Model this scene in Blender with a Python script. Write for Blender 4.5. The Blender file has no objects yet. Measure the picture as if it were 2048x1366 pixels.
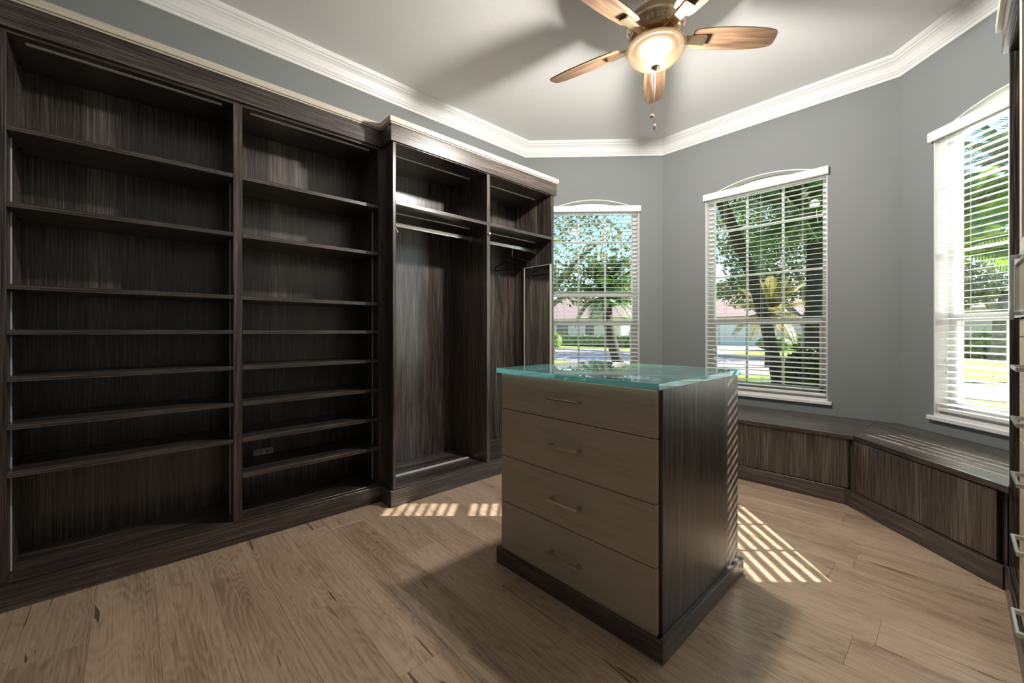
import bpy, bmesh, math, random
from mathutils import Vector, Matrix

# ------------------------------------------------------------------ camera / light / exposure
SC = bpy.context.scene
COL = SC.collection
YAW = math.radians(47.15)
FW = Vector((-math.sin(YAW), math.cos(YAW), 0.0))      # view direction
RT = Vector((math.cos(YAW), math.sin(YAW), 0.0))       # to the right of the view
CAM_H = 1.10

cam_data = bpy.data.cameras.new('camera')
cam_data.sensor_width = 36.0
cam_data.lens = 36.0 * 820.0 / 2048.0
cam_data.shift_y = -19.0 / 2048.0
cam_data.clip_start = 0.02
cam_data.clip_end = 400
cam = bpy.data.objects.new('camera', cam_data)
cam.location = (0, 0, CAM_H)
cam.rotation_euler = (math.radians(90), 0, YAW)
COL.objects.link(cam)
SC.camera = cam

SUN_DIR = (RT * math.cos(math.radians(33.0)) + Vector((0, 0, math.sin(math.radians(33.0))))).normalized()

world = bpy.data.worlds.new('sky')
SC.world = world
world.use_nodes = True
wn = world.node_tree
wn.nodes.clear()
w_out = wn.nodes.new('ShaderNodeOutputWorld')
w_bg = wn.nodes.new('ShaderNodeBackground')
w_sky = wn.nodes.new('ShaderNodeTexSky')
w_sky.sky_type = 'NISHITA'
w_sky.sun_disc = False
w_sky.sun_elevation = math.radians(33)
w_sky.sun_rotation = math.atan2(SUN_DIR.x, SUN_DIR.y)
w_sky.air_density = 1.0
w_sky.dust_density = 0.15
w_sky.ozone_density = 3.0
w_bg.inputs['Strength'].default_value = 0.19
wn.links.new(w_sky.outputs[0], w_bg.inputs['Color'])
wn.links.new(w_bg.outputs[0], w_out.inputs['Surface'])

sun_d = bpy.data.lights.new('sun_offscreen', 'SUN')
sun_d.energy = 12.0
sun_d.angle = math.radians(0.4)
sun_d.color = (1.0, 0.95, 0.87)
sun_o = bpy.data.objects.new('sun_offscreen', sun_d)
sun_o.rotation_euler = SUN_DIR.to_track_quat('Z', 'Y').to_euler()
sun_o.location = (8, 9, 8)
COL.objects.link(sun_o)

vs = SC.view_settings
vs.view_transform = 'Standard'
vs.look = 'None'
vs.gamma = 1.0
vs.exposure = 0.95
vs.use_curve_mapping = False
SC.cycles.use_denoising = True
SC.cycles.max_bounces = 10
SC.cycles.diffuse_bounces = 5
SC.cycles.glossy_bounces = 4
SC.cycles.transparent_max_bounces = 16
SC.cycles.sample_clamp_indirect = 6.0

rnd = random.Random(7)

# ------------------------------------------------------------------ material helpers
def new_mat(name):
    m = bpy.data.materials.new(name)
    m.use_nodes = True
    nt = m.node_tree
    nt.nodes.clear()
    out = nt.nodes.new('ShaderNodeOutputMaterial')
    b = nt.nodes.new('ShaderNodeBsdfPrincipled')
    nt.links.new(b.outputs[0], out.inputs['Surface'])
    return m, nt, b, out

def N(nt, kind, **kw):
    n = nt.nodes.new(kind)
    for k, v in kw.items():
        if k in n.inputs.keys():
            n.inputs[k].default_value = v
        else:
            setattr(n, k, v)
    return n

def ramp(nt, stops):
    r = nt.nodes.new('ShaderNodeValToRGB')
    e = r.color_ramp.elements
    while len(e) > 1:
        e.remove(e[-1])
    e[0].position = stops[0][0]
    e[0].color = (*stops[0][1], 1)
    for p, c in stops[1:]:
        x = e.new(p)
        x.color = (*c, 1)
    return r

def bump(nt, b, src, strength, dist=0.01):
    bp = nt.nodes.new('ShaderNodeBump')
    bp.inputs['Strength'].default_value = strength
    bp.inputs['Distance'].default_value = dist
    nt.links.new(src, bp.inputs['Height'])
    nt.links.new(bp.outputs[0], b.inputs['Normal'])

def plain(name, col, rough=0.5, metal=0.0, spec=0.5, noise=0.0, nscale=8.0, bumpk=0.0):
    m, nt, b, out = new_mat(name)
    b.inputs['Roughness'].default_value = rough
    b.inputs['Metallic'].default_value = metal
    b.inputs['Specular IOR Level'].default_value = spec
    tc = nt.nodes.new('ShaderNodeTexCoord')
    nz = N(nt, 'ShaderNodeTexNoise', Scale=nscale, Detail=4.0)
    nt.links.new(tc.outputs['Object'], nz.inputs['Vector'])
    a = tuple(max(0, c * (1 - noise)) for c in col)
    z = tuple(min(1, c * (1 + noise)) for c in col)
    r = ramp(nt, [(0.3, a), (0.7, z)])
    nt.links.new(nz.outputs['Fac'], r.inputs[0])
    nt.links.new(r.outputs[0], b.inputs['Base Color'])
    if bumpk:
        bump(nt, b, nz.outputs['Fac'], bumpk)
    return m

def wood(name, axis, dark, mid, light, fine=140.0, along=2.5, rough=0.34, bumpk=0.12, spec=0.5, contrast=(0.36, 0.5, 0.66)):
    """straight-grained laminate, grain along axis 0/1/2"""
    m, nt, b, out = new_mat(name)
    tc = nt.nodes.new('ShaderNodeTexCoord')
    def layer(s, l, det, dist=0.0):
        mp = nt.nodes.new('ShaderNodeMapping')
        sc = [s, s, s]
        sc[axis] = l
        mp.inputs['Scale'].default_value = sc
        nt.links.new(tc.outputs['Object'], mp.inputs['Vector'])
        nz = N(nt, 'ShaderNodeTexNoise', Scale=1.0, Detail=det, Roughness=0.6, Distortion=dist)
        nt.links.new(mp.outputs[0], nz.inputs['Vector'])
        return nz
    a = layer(fine, along, 3.0, 0.15)
    c = layer(fine * 0.05, along * 0.12, 2.0, 0.3)
    mx = N(nt, 'ShaderNodeMath', operation='MULTIPLY_ADD')
    mx.inputs[1].default_value = 0.30
    nt.links.new(c.outputs['Fac'], mx.inputs[0])
    ad = N(nt, 'ShaderNodeMath', operation='MULTIPLY')
    ad.inputs[1].default_value = 0.70
    nt.links.new(a.outputs['Fac'], ad.inputs[0])
    nt.links.new(ad.outputs[0], mx.inputs[2])
    r = ramp(nt, [(contrast[0], dark), (contrast[1], mid), (contrast[2], light)])
    nt.links.new(mx.outputs[0], r.inputs[0])
    nt.links.new(r.outputs[0], b.inputs['Base Color'])
    b.inputs['Roughness'].default_value = rough
    b.inputs['Specular IOR Level'].default_value = spec
    bump(nt, b, a.outputs['Fac'], bumpk, 0.004)
    return m

DK = ((0.0135, 0.0102, 0.0088), (0.050, 0.0390, 0.0325), (0.185, 0.152, 0.130))
DARK = [wood('dark_laminate_grain_%s' % 'xyz'[i], i, *DK, fine=240.0, along=3.5, rough=0.28, spec=1.0, bumpk=0.12, contrast=(0.39, 0.50, 0.64)) for i in range(3)]
BAND = DARK
OK_ = ((0.40, 0.335, 0.25), (0.49, 0.415, 0.315), (0.56, 0.485, 0.375))
OAK = [wood('pale_oak_laminate_grain_%s' % 'xyz'[i], i, *OK_, fine=55.0, along=3.0, rough=0.42, bumpk=0.05, contrast=(0.3, 0.5, 0.7)) for i in range(3)]
CREAM = [wood('cream_cap_grain_%s' % 'xyz'[i], i, (0.52, 0.475, 0.40), (0.60, 0.55, 0.465), (0.66, 0.61, 0.52), fine=70.0, rough=0.45, bumpk=0.03) for i in range(3)]
BLADE = wood('weathered_walnut_blade', 0, (0.06, 0.034, 0.02), (0.16, 0.095, 0.055), (0.28, 0.18, 0.11), fine=38.0, along=3.0, rough=0.45, bumpk=0.08, contrast=(0.33, 0.5, 0.68))
WHITE = plain('white_paint', (0.80, 0.80, 0.79), 0.4, noise=0.01)
BLIND = plain('white_blind_vinyl', (0.82, 0.82, 0.81), 0.45, noise=0.01)
CEIL = plain('ceiling_white', (0.78, 0.78, 0.78), 0.85, noise=0.015, nscale=40, bumpk=0.05)
WALLM = plain('grey_wall_paint', (0.222, 0.239, 0.239), 0.75, noise=0.015, nscale=3.0, spec=0.35)
STEEL = plain('brushed_nickel', (0.62, 0.60, 0.57), 0.3, metal=1.0, noise=0.04)
CHROME = plain('satin_chrome_rod', (0.80, 0.78, 0.74), 0.22, metal=1.0)
BRASS = plain('brushed_bronze_nickel', (0.66, 0.50, 0.34), 0.3, metal=1.0, noise=0.05)
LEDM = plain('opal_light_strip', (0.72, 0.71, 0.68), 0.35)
BLACK = plain('black_velvet', (0.008, 0.008, 0.009), 0.8, spec=0.2)
CLIP = plain('dark_metal_clip', (0.06, 0.06, 0.06), 0.4, metal=0.6)
PLASTIC = plain('white_plastic', (0.74, 0.73, 0.70), 0.35)
BEIGE = plain('beige_plate', (0.30, 0.27, 0.20), 0.5)
ALU = plain('satin_aluminium', (0.74, 0.75, 0.76), 0.25, metal=1.0)
MIRROR = plain('mirror_silver', (0.86, 0.88, 0.87), 0.02, metal=1.0)
CORDM = plain('white_cord', (0.75, 0.75, 0.74), 0.7)

def see_through(name, tint, ior=1.45, rough=0.0, extra=0.0):
    m, nt, b, out = new_mat(name)
    nt.nodes.remove(b)
    tr = N(nt, 'ShaderNodeBsdfTransparent')
    tr.inputs[0].default_value = (*tint, 1)
    gl = N(nt, 'ShaderNodeBsdfGlossy', Roughness=rough)
    gl.inputs[0].default_value = (1, 1, 1, 1)
    fr = N(nt, 'ShaderNodeFresnel', IOR=ior)
    mix = nt.nodes.new('ShaderNodeMixShader')
    nt.links.new(fr.outputs[0], mix.inputs[0])
    nt.links.new(tr.outputs[0], mix.inputs[1])
    nt.links.new(gl.outputs[0], mix.inputs[2])
    nt.links.new(mix.outputs[0], out.inputs['Surface'])
    return m
PANE = see_through('window_glass', (0.96, 0.975, 0.97), 1.25)
GLASS = see_through('clear_table_glass', (0.95, 0.985, 0.98), 1.52)

def edge_glass():
    m, nt, b, out = new_mat('aqua_glass_edge')
    tc = nt.nodes.new('ShaderNodeTexCoord')
    nz = N(nt, 'ShaderNodeTexNoise', Scale=9.0, Detail=3.0, Distortion=1.0)
    nt.links.new(tc.outputs['Object'], nz.inputs['Vector'])
    r = ramp(nt, [(0.3, (0.29, 0.71, 0.735)), (0.7, (0.33, 0.75, 0.77))])
    nt.links.new(nz.outputs['Fac'], r.inputs[0])
    nt.links.new(r.outputs[0], b.inputs['Base Color'])
    b.inputs['Roughness'].default_value = 0.05
    b.inputs['Transmission Weight'].default_value = 0.45
    b.inputs['IOR'].default_value = 1.5
    return m
EDGE = edge_glass()

def bowl_mat():
    # partly clear opal glass, lit by the bulb inside it
    m, nt, b, out = new_mat('opal_bowl_glass')
    nt.nodes.remove(b)
    tl = nt.nodes.new('ShaderNodeBsdfTranslucent')
    tl.inputs['Color'].default_value = (0.0042, 0.0030, 0.0018, 1)
    tr = nt.nodes.new('ShaderNodeBsdfTransparent')
    mix = nt.nodes.new('ShaderNodeMixShader')
    mix.inputs[0].default_value = 0.62
    nt.links.new(tl.outputs[0], mix.inputs[1])
    nt.links.new(tr.outputs[0], mix.inputs[2])
    nt.links.new(mix.outputs[0], out.inputs['Surface'])
    return m
BOWL = bowl_mat()
GLOWCOVER = plain('near_black_glow_cover', (0.012, 0.010, 0.008), 0.9, spec=0.1)  # near-black, for the added disc that hides lamp-lit brass above the bowl

def floor_mat():
    m, nt, b, out = new_mat('oak_plank')
    tc = nt.nodes.new('ShaderNodeTexCoord')
    oi = nt.nodes.new('ShaderNodeObjectInfo')
    off = N(nt, 'ShaderNodeVectorMath', operation='SCALE')
    off.inputs[0].default_value = (37.0, 19.0, 11.0)
    nt.links.new(oi.outputs['Random'], off.inputs['Scale'])
    add = N(nt, 'ShaderNodeVectorMath', operation='ADD')
    nt.links.new(tc.outputs['Object'], add.inputs[0])
    nt.links.new(off.outputs[0], add.inputs[1])
    def nz(sx, sy, det, dist=0.0, rough=0.55):
        mp = nt.nodes.new('ShaderNodeMapping')
        mp.inputs['Scale'].default_value = (sx, sy, 1.0)
        nt.links.new(add.outputs[0], mp.inputs['Vector'])
        n = N(nt, 'ShaderNodeTexNoise', Scale=1.0, Detail=det, Distortion=dist, Roughness=rough)
        nt.links.new(mp.outputs[0], n.inputs['Vector'])
        return n
    # contour lines of a stretched field give cathedral grain
    cath = nz(1.1, 7.0, 2.0, 0.4)
    k = N(nt, 'ShaderNodeMath', operation='MULTIPLY')
    k.inputs[1].default_value = 130.0
    nt.links.new(cath.outputs['Fac'], k.inputs[0])
    sn = N(nt, 'ShaderNodeMath', operation='SINE')
    nt.links.new(k.outputs[0], sn.inputs[0])
    fine = nz(4.0, 170.0, 6.0, 0.2, 0.72)
    broad = nz(0.9, 6.0, 3.0, 0.6)
    mixv = N(nt, 'ShaderNodeMath', operation='MULTIPLY_ADD')
    mixv.inputs[1].default_value = 0.030
    nt.links.new(sn.outputs[0], mixv.inputs[0])
    f2 = N(nt, 'ShaderNodeMath', operation='MULTIPLY_ADD')
    f2.inputs[1].default_value = 0.45
    nt.links.new(fine.outputs['Fac'], f2.inputs[0])
    b2 = N(nt, 'ShaderNodeMath', operation='MULTIPLY')
    b2.inputs[1].default_value = 0.31
    nt.links.new(broad.outputs['Fac'], b2.inputs[0])
    nt.links.new(b2.outputs[0], f2.inputs[2])
    nt.links.new(f2.outputs[0], mixv.inputs[2])
    r = ramp(nt, [(0.28, (0.30, 0.205, 0.135)), (0.40, (0.50, 0.365, 0.255)), (0.52, (0.615, 0.47, 0.345)), (0.70, (0.70, 0.555, 0.425))])
    nt.links.new(mixv.outputs[0], r.inputs[0])
    # knots and drying cracks: rare long dark flecks
    cr = nz(2.2, 30.0, 2.0, 0.9)
    crr = ramp(nt, [(0.0, (1, 1, 1)), (0.285, (1, 1, 1)), (0.315, (0, 0, 0)), (1.0, (0, 0, 0))])
    nt.links.new(cr.outputs['Fac'], crr.inputs[0])
    dark = nt.nodes.new('ShaderNodeMix')
    dark.data_type = 'RGBA'
    dark.inputs['B'].default_value = (0.085, 0.05, 0.032, 1)
    fm = N(nt, 'ShaderNodeMath', operation='MULTIPLY')
    fm.inputs[1].default_value = 0.85
    nt.links.new(crr.outputs[0], fm.inputs[0])
    nt.links.new(fm.outputs[0], dark.inputs['Factor'])
    nt.links.new(r.outputs[0], dark.inputs['A'])
    hs = nt.nodes.new('ShaderNodeHueSaturation')
    vm = nt.nodes.new('ShaderNodeMapRange')
    vm.inputs['To Min'].default_value = 0.93
    vm.inputs['To Max'].default_value = 1.07
    nt.links.new(oi.outputs['Random'], vm.inputs['Value'])
    nt.links.new(vm.outputs[0], hs.inputs['Value'])
    nt.links.new(dark.outputs['Result'], hs.inputs['Color'])
    nt.links.new(hs.outputs[0], b.inputs['Base Color'])
    b.inputs['Roughness'].default_value = 0.30
    b.inputs['Specular IOR Level'].default_value = 0.65
    bump(nt, b, mixv.outputs[0], 0.08, 0.004)
    return m
FLOORM = floor_mat()

def leaf_mat(name, a, c, trans=0.35, scale=0.8):
    m, nt, b, out = new_mat(name)
    tc = nt.nodes.new('ShaderNodeTexCoord')
    nz = N(nt, 'ShaderNodeTexNoise', Scale=scale * 6, Detail=3.0)
    nt.links.new(tc.outputs['Object'], nz.inputs['Vector'])
    r = ramp(nt, [(0.35, a), (0.65, c)])
    nt.links.new(nz.outputs['Fac'], r.inputs[0])
    nt.links.new(r.outputs[0], b.inputs['Base Color'])
    b.inputs['Roughness'].default_value = 0.5
    tl = nt.nodes.new('ShaderNodeBsdfTranslucent')
    nt.links.new(r.outputs[0], tl.inputs['Color'])
    mix = nt.nodes.new('ShaderNodeMixShader')
    mix.inputs[0].default_value = trans
    nt.links.new(b.outputs[0], mix.inputs[1])
    nt.links.new(tl.outputs[0], mix.inputs[2])
    nt.links.new(mix.outputs[0], out.inputs['Surface'])
    return m
LEAF = leaf_mat('broad_leaf', (0.055, 0.09, 0.028), (0.21, 0.24, 0.10))
FROND = leaf_mat('palm_frond', (0.025, 0.068, 0.018), (0.10, 0.20, 0.045))
FRONDY = leaf_mat('yellowing_frond', (0.16, 0.15, 0.03), (0.42, 0.36, 0.13))
FRONDB = leaf_mat('bright_frond', (0.10, 0.21, 0.015), (0.30, 0.43, 0.05))
HEDGEM = leaf_mat('hedge_leaf', (0.055, 0.115, 0.02), (0.24, 0.33, 0.065), 0.2)
BUSHM = leaf_mat('dark_bush_leaf', (0.02, 0.03, 0.012), (0.07, 0.08, 0.03), 0.15)
BARK = plain('bark', (0.034, 0.025, 0.02), 0.9, noise=0.5, nscale=9, bumpk=0.6)
BARKG = plain('grey_bark', (0.20, 0.18, 0.17), 0.9, noise=0.4, nscale=5, bumpk=0.6)
SUBF = plain('subfloor', (0.10, 0.07, 0.05), 0.9)
GRASS = plain('lawn_grass', (0.19, 0.29, 0.03), 0.9, noise=0.45, nscale=7.0, bumpk=0.3)
ROAD = plain('pale_concrete_road', (0.40, 0.37, 0.385), 0.9, noise=0.06, nscale=1.5)
STUCCO = plain('cream_stucco', (0.66, 0.57, 0.52), 0.9, noise=0.04)
ROOF = plain('rose_roof_tile', (0.46, 0.315, 0.27), 0.85, noise=0.15, nscale=6)
DARKWIN = plain('dark_house_window', (0.05, 0.05, 0.06), 0.2)

# ------------------------------------------------------------------ mesh helpers
class MB:
    def __init__(self):
        self.bm = bmesh.new()
    def box(self, x0, x1, y0, y1, z0, z1, bev=0.0, mi=0):
        b = bmesh.new()
        bmesh.ops.create_cube(b, size=1.0)
        for v in b.verts:
            v.co = Vector((x0 + (v.co.x + 0.5) * (x1 - x0), y0 + (v.co.y + 0.5) * (y1 - y0), z0 + (v.co.z + 0.5) * (z1 - z0)))
        if bev:
            bmesh.ops.bevel(b, geom=b.edges[:], offset=bev, segments=1, affect='EDGES', profile=0.5)
        for f in b.faces:
            f.material_index = mi
        self.merge(b)
        return self
    def merge(self, b, mat=None):
        if mat is not None:
            bmesh.ops.transform(b, matrix=mat, verts=b.verts)
        me = bpy.data.meshes.new('tmp')
        b.to_mesh(me)
        self.bm.from_mesh(me)
        bpy.data.meshes.remove(me)
        b.free()
    def prism(self, poly, a, c, axis=2, bev=0.0, mi=0):
        """extrude a 2D polygon between a and c along axis (0,1,2)"""
        b = bmesh.new()
        def P(p, t):
            if axis == 2: return (p[0], p[1], t)
            if axis == 1: return (p[0], t, p[1])
            return (t, p[0], p[1])
        lo = [b.verts.new(P(p, a)) for p in poly]
        hi = [b.verts.new(P(p, c)) for p in poly]
        n = len(poly)
        b.faces.new(lo)
        b.faces.new(hi)
        for i in range(n):
            b.faces.new((lo[i], lo[(i + 1) % n], hi[(i + 1) % n], hi[i]))
        bmesh.ops.recalc_face_normals(b, faces=b.faces[:])
        if bev:
            bmesh.ops.bevel(b, geom=b.edges[:], offset=bev, segments=1, affect='EDGES', profile=0.5)
        for f in b.faces:
            f.material_index = mi
        self.merge(b)
        return self
    def tube(self, pts, rad, seg=8, mi=0, cap=True):
        b = bmesh.new()
        pts = [Vector(p) for p in pts]
        if not isinstance(rad, (list, tuple)):
            rad = [rad] * len(pts)
        rings = []
        ref = Vector((0.13, 0.31, 1.0)).normalized()
        for i, p in enumerate(pts):
            t = (pts[min(i + 1, len(pts) - 1)] - pts[max(i - 1, 0)]).normalized()
            if abs(t.dot(ref)) > 0.95:
                r0 = Vector((1, 0.2, 0))
            else:
                r0 = ref
            u = t.cross(r0).normalized()
            w = t.cross(u).normalized()
            rings.append([b.verts.new(p + (u * math.cos(2 * math.pi * k / seg) + w * math.sin(2 * math.pi * k / seg)) * rad[i]) for k in range(seg)])
        for i in range(len(rings) - 1):
            for k in range(seg):
                f = b.faces.new((rings[i][k], rings[i][(k + 1) % seg], rings[i + 1][(k + 1) % seg], rings[i + 1][k]))
                f.smooth = True
        if cap:
            b.faces.new(rings[0])
            b.faces.new(rings[-1])
        bmesh.ops.recalc_face_normals(b, faces=b.faces[:])
        for f in b.faces:
            f.material_index = mi
        self.merge(b)
        return self
    def lathe(self, prof, c=(0, 0, 0), seg=40, mi=0, smooth=True):
        b = bmesh.new()
        rings = []
        for r, z in prof:
            if r < 1e-5:
                rings.append([b.verts.new((c[0], c[1], c[2] + z))])
            else:
                rings.append([b.verts.new((c[0] + r * math.cos(2 * math.pi * k / seg), c[1] + r * math.sin(2 * math.pi * k / seg), c[2] + z)) for k in range(seg)])
        for i in range(len(rings) - 1):
            A, B = rings[i], rings[i + 1]
            for k in range(seg):
                k2 = (k + 1) % seg
                if len(A) == 1 and len(B) == 1:
                    continue
                if len(A) == 1:
                    f = b.faces.new((A[0], B[k], B[k2]))
                elif len(B) == 1:
                    f = b.faces.new((A[k], B[0], A[k2]))
                else:
                    f = b.faces.new((A[k], B[k], B[k2], A[k2]))
                f.smooth = smooth
        bmesh.ops.recalc_face_normals(b, faces=b.faces[:])
        for f in b.faces:
            f.material_index = mi
        self.merge(b)
        return self
    def build(self, name, mats, parent=None, xf=None):
        if xf is not None:
            bmesh.ops.transform(self.bm, matrix=xf, verts=self.bm.verts)
        if parent is not None:
            loc = world_loc(parent)
            bmesh.ops.translate(self.bm, vec=-loc, verts=self.bm.verts)
        me = bpy.data.meshes.new(name)
        self.bm.to_mesh(me)
        self.bm.free()
        for m in (mats if isinstance(mats, (list, tuple)) else [mats]):
            me.materials.append(m)
        o = bpy.data.objects.new(name, me)
        COL.objects.link(o)
        if parent is not None:
            o.parent = parent
        return o

def world_loc(o):
    v = Vector((0, 0, 0))
    while o is not None:
        v += o.location
        o = o.parent
    return v

def tag(o, label=None, cat=None, group=None, kind=None):
    if label: o['label'] = label
    if cat: o['category'] = cat
    if group: o['group'] = group
    if kind: o['kind'] = kind
    return o

def thing(name, loc, label, cat, group=None):
    o = bpy.data.objects.new(name, None)
    o.empty_display_size = 0.1
    o.location = loc
    COL.objects.link(o)
    return tag(o, label, cat, group)

def struct(name, parent=None, loc=(0, 0, 0)):
    o = bpy.data.objects.new(name, None)
    o.location = loc
    o.empty_display_size = 0.1
    COL.objects.link(o)
    o['kind'] = 'structure'
    return o

def bx(name, mat, parent, x0, x1, y0, y1, z0, z1, bev=0.0):
    return MB().box(x0, x1, y0, y1, z0, z1, bev).build(name, mat, parent)

def banded(name, axis, parent, x0, x1, y0, y1, z0, z1, bev=0.0):
    # panel whose front (+X) edge carries a lighter edge band
    m = MB().box(x0, x1, y0, y1, z0, z1, bev)
    m.bm.normal_update()
    for f in m.bm.faces:
        if f.normal.x > 0.5:
            f.material_index = 1
    return m.build(name, [DARK[axis], BAND[axis]], parent)

def clone(o, parent, loc, name=None):
    c = o.copy()
    if name: c.name = name
    COL.objects.link(c)
    c.parent = parent
    c.location = loc
    return c

# ------------------------------------------------------------------ room shell
XL, XR = -3.038, 0.740
Y1, Y2 = 3.010, 4.0075
XA, XB2 = -2.041, -0.257
YR = -1.40
ZC = 3.05
T = 0.16
CORN = [(XL, YR), (XL, Y1), (XA, Y2), (XB2, Y2), (XR, Y1), (XR, YR)]

# ceiling
cl = MB().prism([(XL - .2, YR - .2), (XL - .2, Y1 + .1), (XA - .1, Y2 + .2), (XB2 + .1, Y2 + .2), (XR + .2, Y1 + .1), (XR + .2, YR - .2)], ZC, ZC + .12).build('ceiling', CEIL)
cl['kind'] = 'structure'

# floor: subfloor with planks running across the room (along X)
fl = MB().prism([(XL - .2, YR - .2), (XL - .2, Y1 + .1), (XA - .1, Y2 + .2), (XB2 + .1, Y2 + .2), (XR + .2, Y1 + .1), (XR + .2, YR - .2)], -0.15, -0.010).build('floor', SUBF)
fl['kind'] = 'structure'
def clip_x(y0, y1):
    a, c = XL - .005, XR + .005
    if y1 > Y1:
        a = max(a, XL + (y0 - Y1)) if y0 > Y1 else a
        c = min(c, XR - (y0 - Y1)) if y0 > Y1 else c
    return a, c
PW, PL = 0.184, 1.22
plank_cache = {}
row = 0
y = YR
while y < Y2:
    y1 = min(y + PW, Y2)
    a, c = clip_x(y, y1)
    x = a - PL * ((row * 0.37 + 0.21 * (row % 3)) % 1.0)
    while x < c:
        p0, p1 = max(x, a), min(x + PL, c)
        if p1 - p0 > 0.03:
            key = (round(p1 - p0, 3), round(y1 - y, 3))
            if key not in plank_cache:
                g = 0.0003
                o = MB().box(g, p1 - p0 - g, g, y1 - y - g, -0.010, 0.0, 0.0006).build('plank', FLOORM, fl)
                plank_cache[key] = o
                o.location = (p0, y, 0)
            else:
                clone(plank_cache[key], fl, (p0, y, 0))
        x += PL
    y += PW
    row += 1

def wall(name, p0, p1, opening=None, ext0=0.066, ext1=0.066):
    """p0->p1 with the room on the right-hand side... outward normal on the left; opening=(uc, half, z0, zs, rise)"""
    p0, p1 = Vector((*p0, 0)), Vector((*p1, 0))
    U = (p1 - p0).normalized()
    L = (p1 - p0).length
    Nn = Vector((-U.y, U.x, 0))
    m = MB()
    a, c = -ext0, L + ext1
    if opening is None:
        m.box(a, c, 0, T, -0.02, ZC + 0.05)
    else:
        uc, hw, z0, zs, rise = opening
        m.box(a, uc - hw, 0, T, -0.02, ZC + 0.05)
        m.box(uc + hw, c, 0, T, -0.02, ZC + 0.05)
        if z0 > 0:
            m.box(uc - hw, uc + hw, 0, T, -0.02, z0)
        n = 24 if rise else 1
        pts = []
        if rise:
            Rr = (hw * hw + rise * rise) / (2 * rise)
            for i in range(n + 1):
                u = -hw + 2 * hw * i / n
                pts.append((uc + u, zs + math.sqrt(max(0, Rr * Rr - u * u)) - (Rr - rise)))
        else:
            pts = [(uc - hw, zs), (uc + hw, zs)]
        poly = pts + [(uc + hw, ZC + .05), (uc - hw, ZC + .05)]
        for i in range(len(pts) - 1):
            m.prism([pts[i], pts[i + 1], (pts[i + 1][0], ZC + .05), (pts[i][0], ZC + .05)], 0, T, axis=1)
    M = Matrix(((U.x, Nn.x, 0, p0.x), (U.y, Nn.y, 0, p0.y), (0, 0, 1, 0), (0, 0, 0, 1)))
    o = m.build(name, WALLM, None, M)
    o['kind'] = 'structure'
    return o

W_HALF, W_Z0, W_ZS, W_RISE = 0.467, 0.565, 2.365, 0.105
L1 = math.hypot(XA - XL, Y2 - Y1)
wall('wall_left', (XL, YR), (XL, Y1))
wall('wall_bay_left', (XL, Y1), (XA, Y2), (L1 / 2, W_HALF, W_Z0, W_ZS, W_RISE))
wall('wall_bay_center', (XA, Y2), (XB2, Y2), (0.898, W_HALF, W_Z0, W_ZS, W_RISE))
wall('wall_bay_right', (XB2, Y2), (XR, Y1), (L1 / 2, W_HALF, W_Z0, W_ZS, W_RISE))
wall('wall_right', (XR, Y1), (XR, YR))
wall('wall_rear', (XR, YR), (XL, YR), None, 0.16, 0.16)

# crown moulding, one mitred length per wall
CROWN = [(0.0, 2.912), (0.013, 2.912), (0.016, 2.920), (0.016, 2.930), (0.024, 2.935), (0.027, 2.943), (0.034, 2.950), (0.040, 2.965), (0.052, 2.990), (0.066, 3.006), (0.074, 3.011), (0.076, 3.020), (0.086, 3.026), (0.092, 3.037), (0.095, 3.0502), (0.0, 3.0502)]
def crown():
    n = len(CORN)
    nor = []
    for i in range(n):
        a, c = Vector(CORN[i]), Vector(CORN[(i + 1) % n])
        d = (c - a).normalized()
        nor.append(Vector((d.y, -d.x)))           # inward
    for i in range(n):
        a, c = Vector(CORN[i]), Vector(CORN[(i + 1) % n])
        def corner(k, off):
            n0, n1 = nor[k - 1], nor[k % n]
            bis = (n0 + n1)
            bis = bis / (1 + n0.dot(n1))
            return Vector(CORN[k % n]) + bis * off
        b = bmesh.new()
        A = [b.verts.new((*corner(i, o), z)) for o, z in CROWN]
        C = [b.verts.new((*corner((i + 1) % n, o), z)) for o, z in CROWN]
        m_ = len(CROWN)
        for k in range(m_):
            f = b.faces.new((A[k], A[(k + 1) % m_], C[(k + 1) % m_], C[k]))
        b.faces.new(A)
        b.faces.new(C)
        bmesh.ops.recalc_face_normals(b, faces=b.faces[:])
        mb = MB()
        mb.merge(b)
        o = mb.build('trim_%d' % (i + 1), WHITE)
        o['kind'] = 'structure'
crown()

# ------------------------------------------------------------------ windows and blinds
def frame_matrix(c, U):
    U = Vector((*U, 0)).normalized()
    Nn = Vector((-U.y, U.x, 0))
    return Matrix(((U.x, Nn.x, 0, c[0]), (U.y, Nn.y, 0, c[1]), (0, 0, 1, 0), (0, 0, 0, 1)))

def arc_z(u, inset=0.0):
    hw, rise = W_HALF, W_RISE
    Rr = (hw * hw + rise * rise) / (2 * rise) - inset
    zc = W_ZS - ((hw * hw + rise * rise) / (2 * rise) - rise)
    return zc + math.sqrt(max(0.0, Rr * Rr - u * u))

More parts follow.
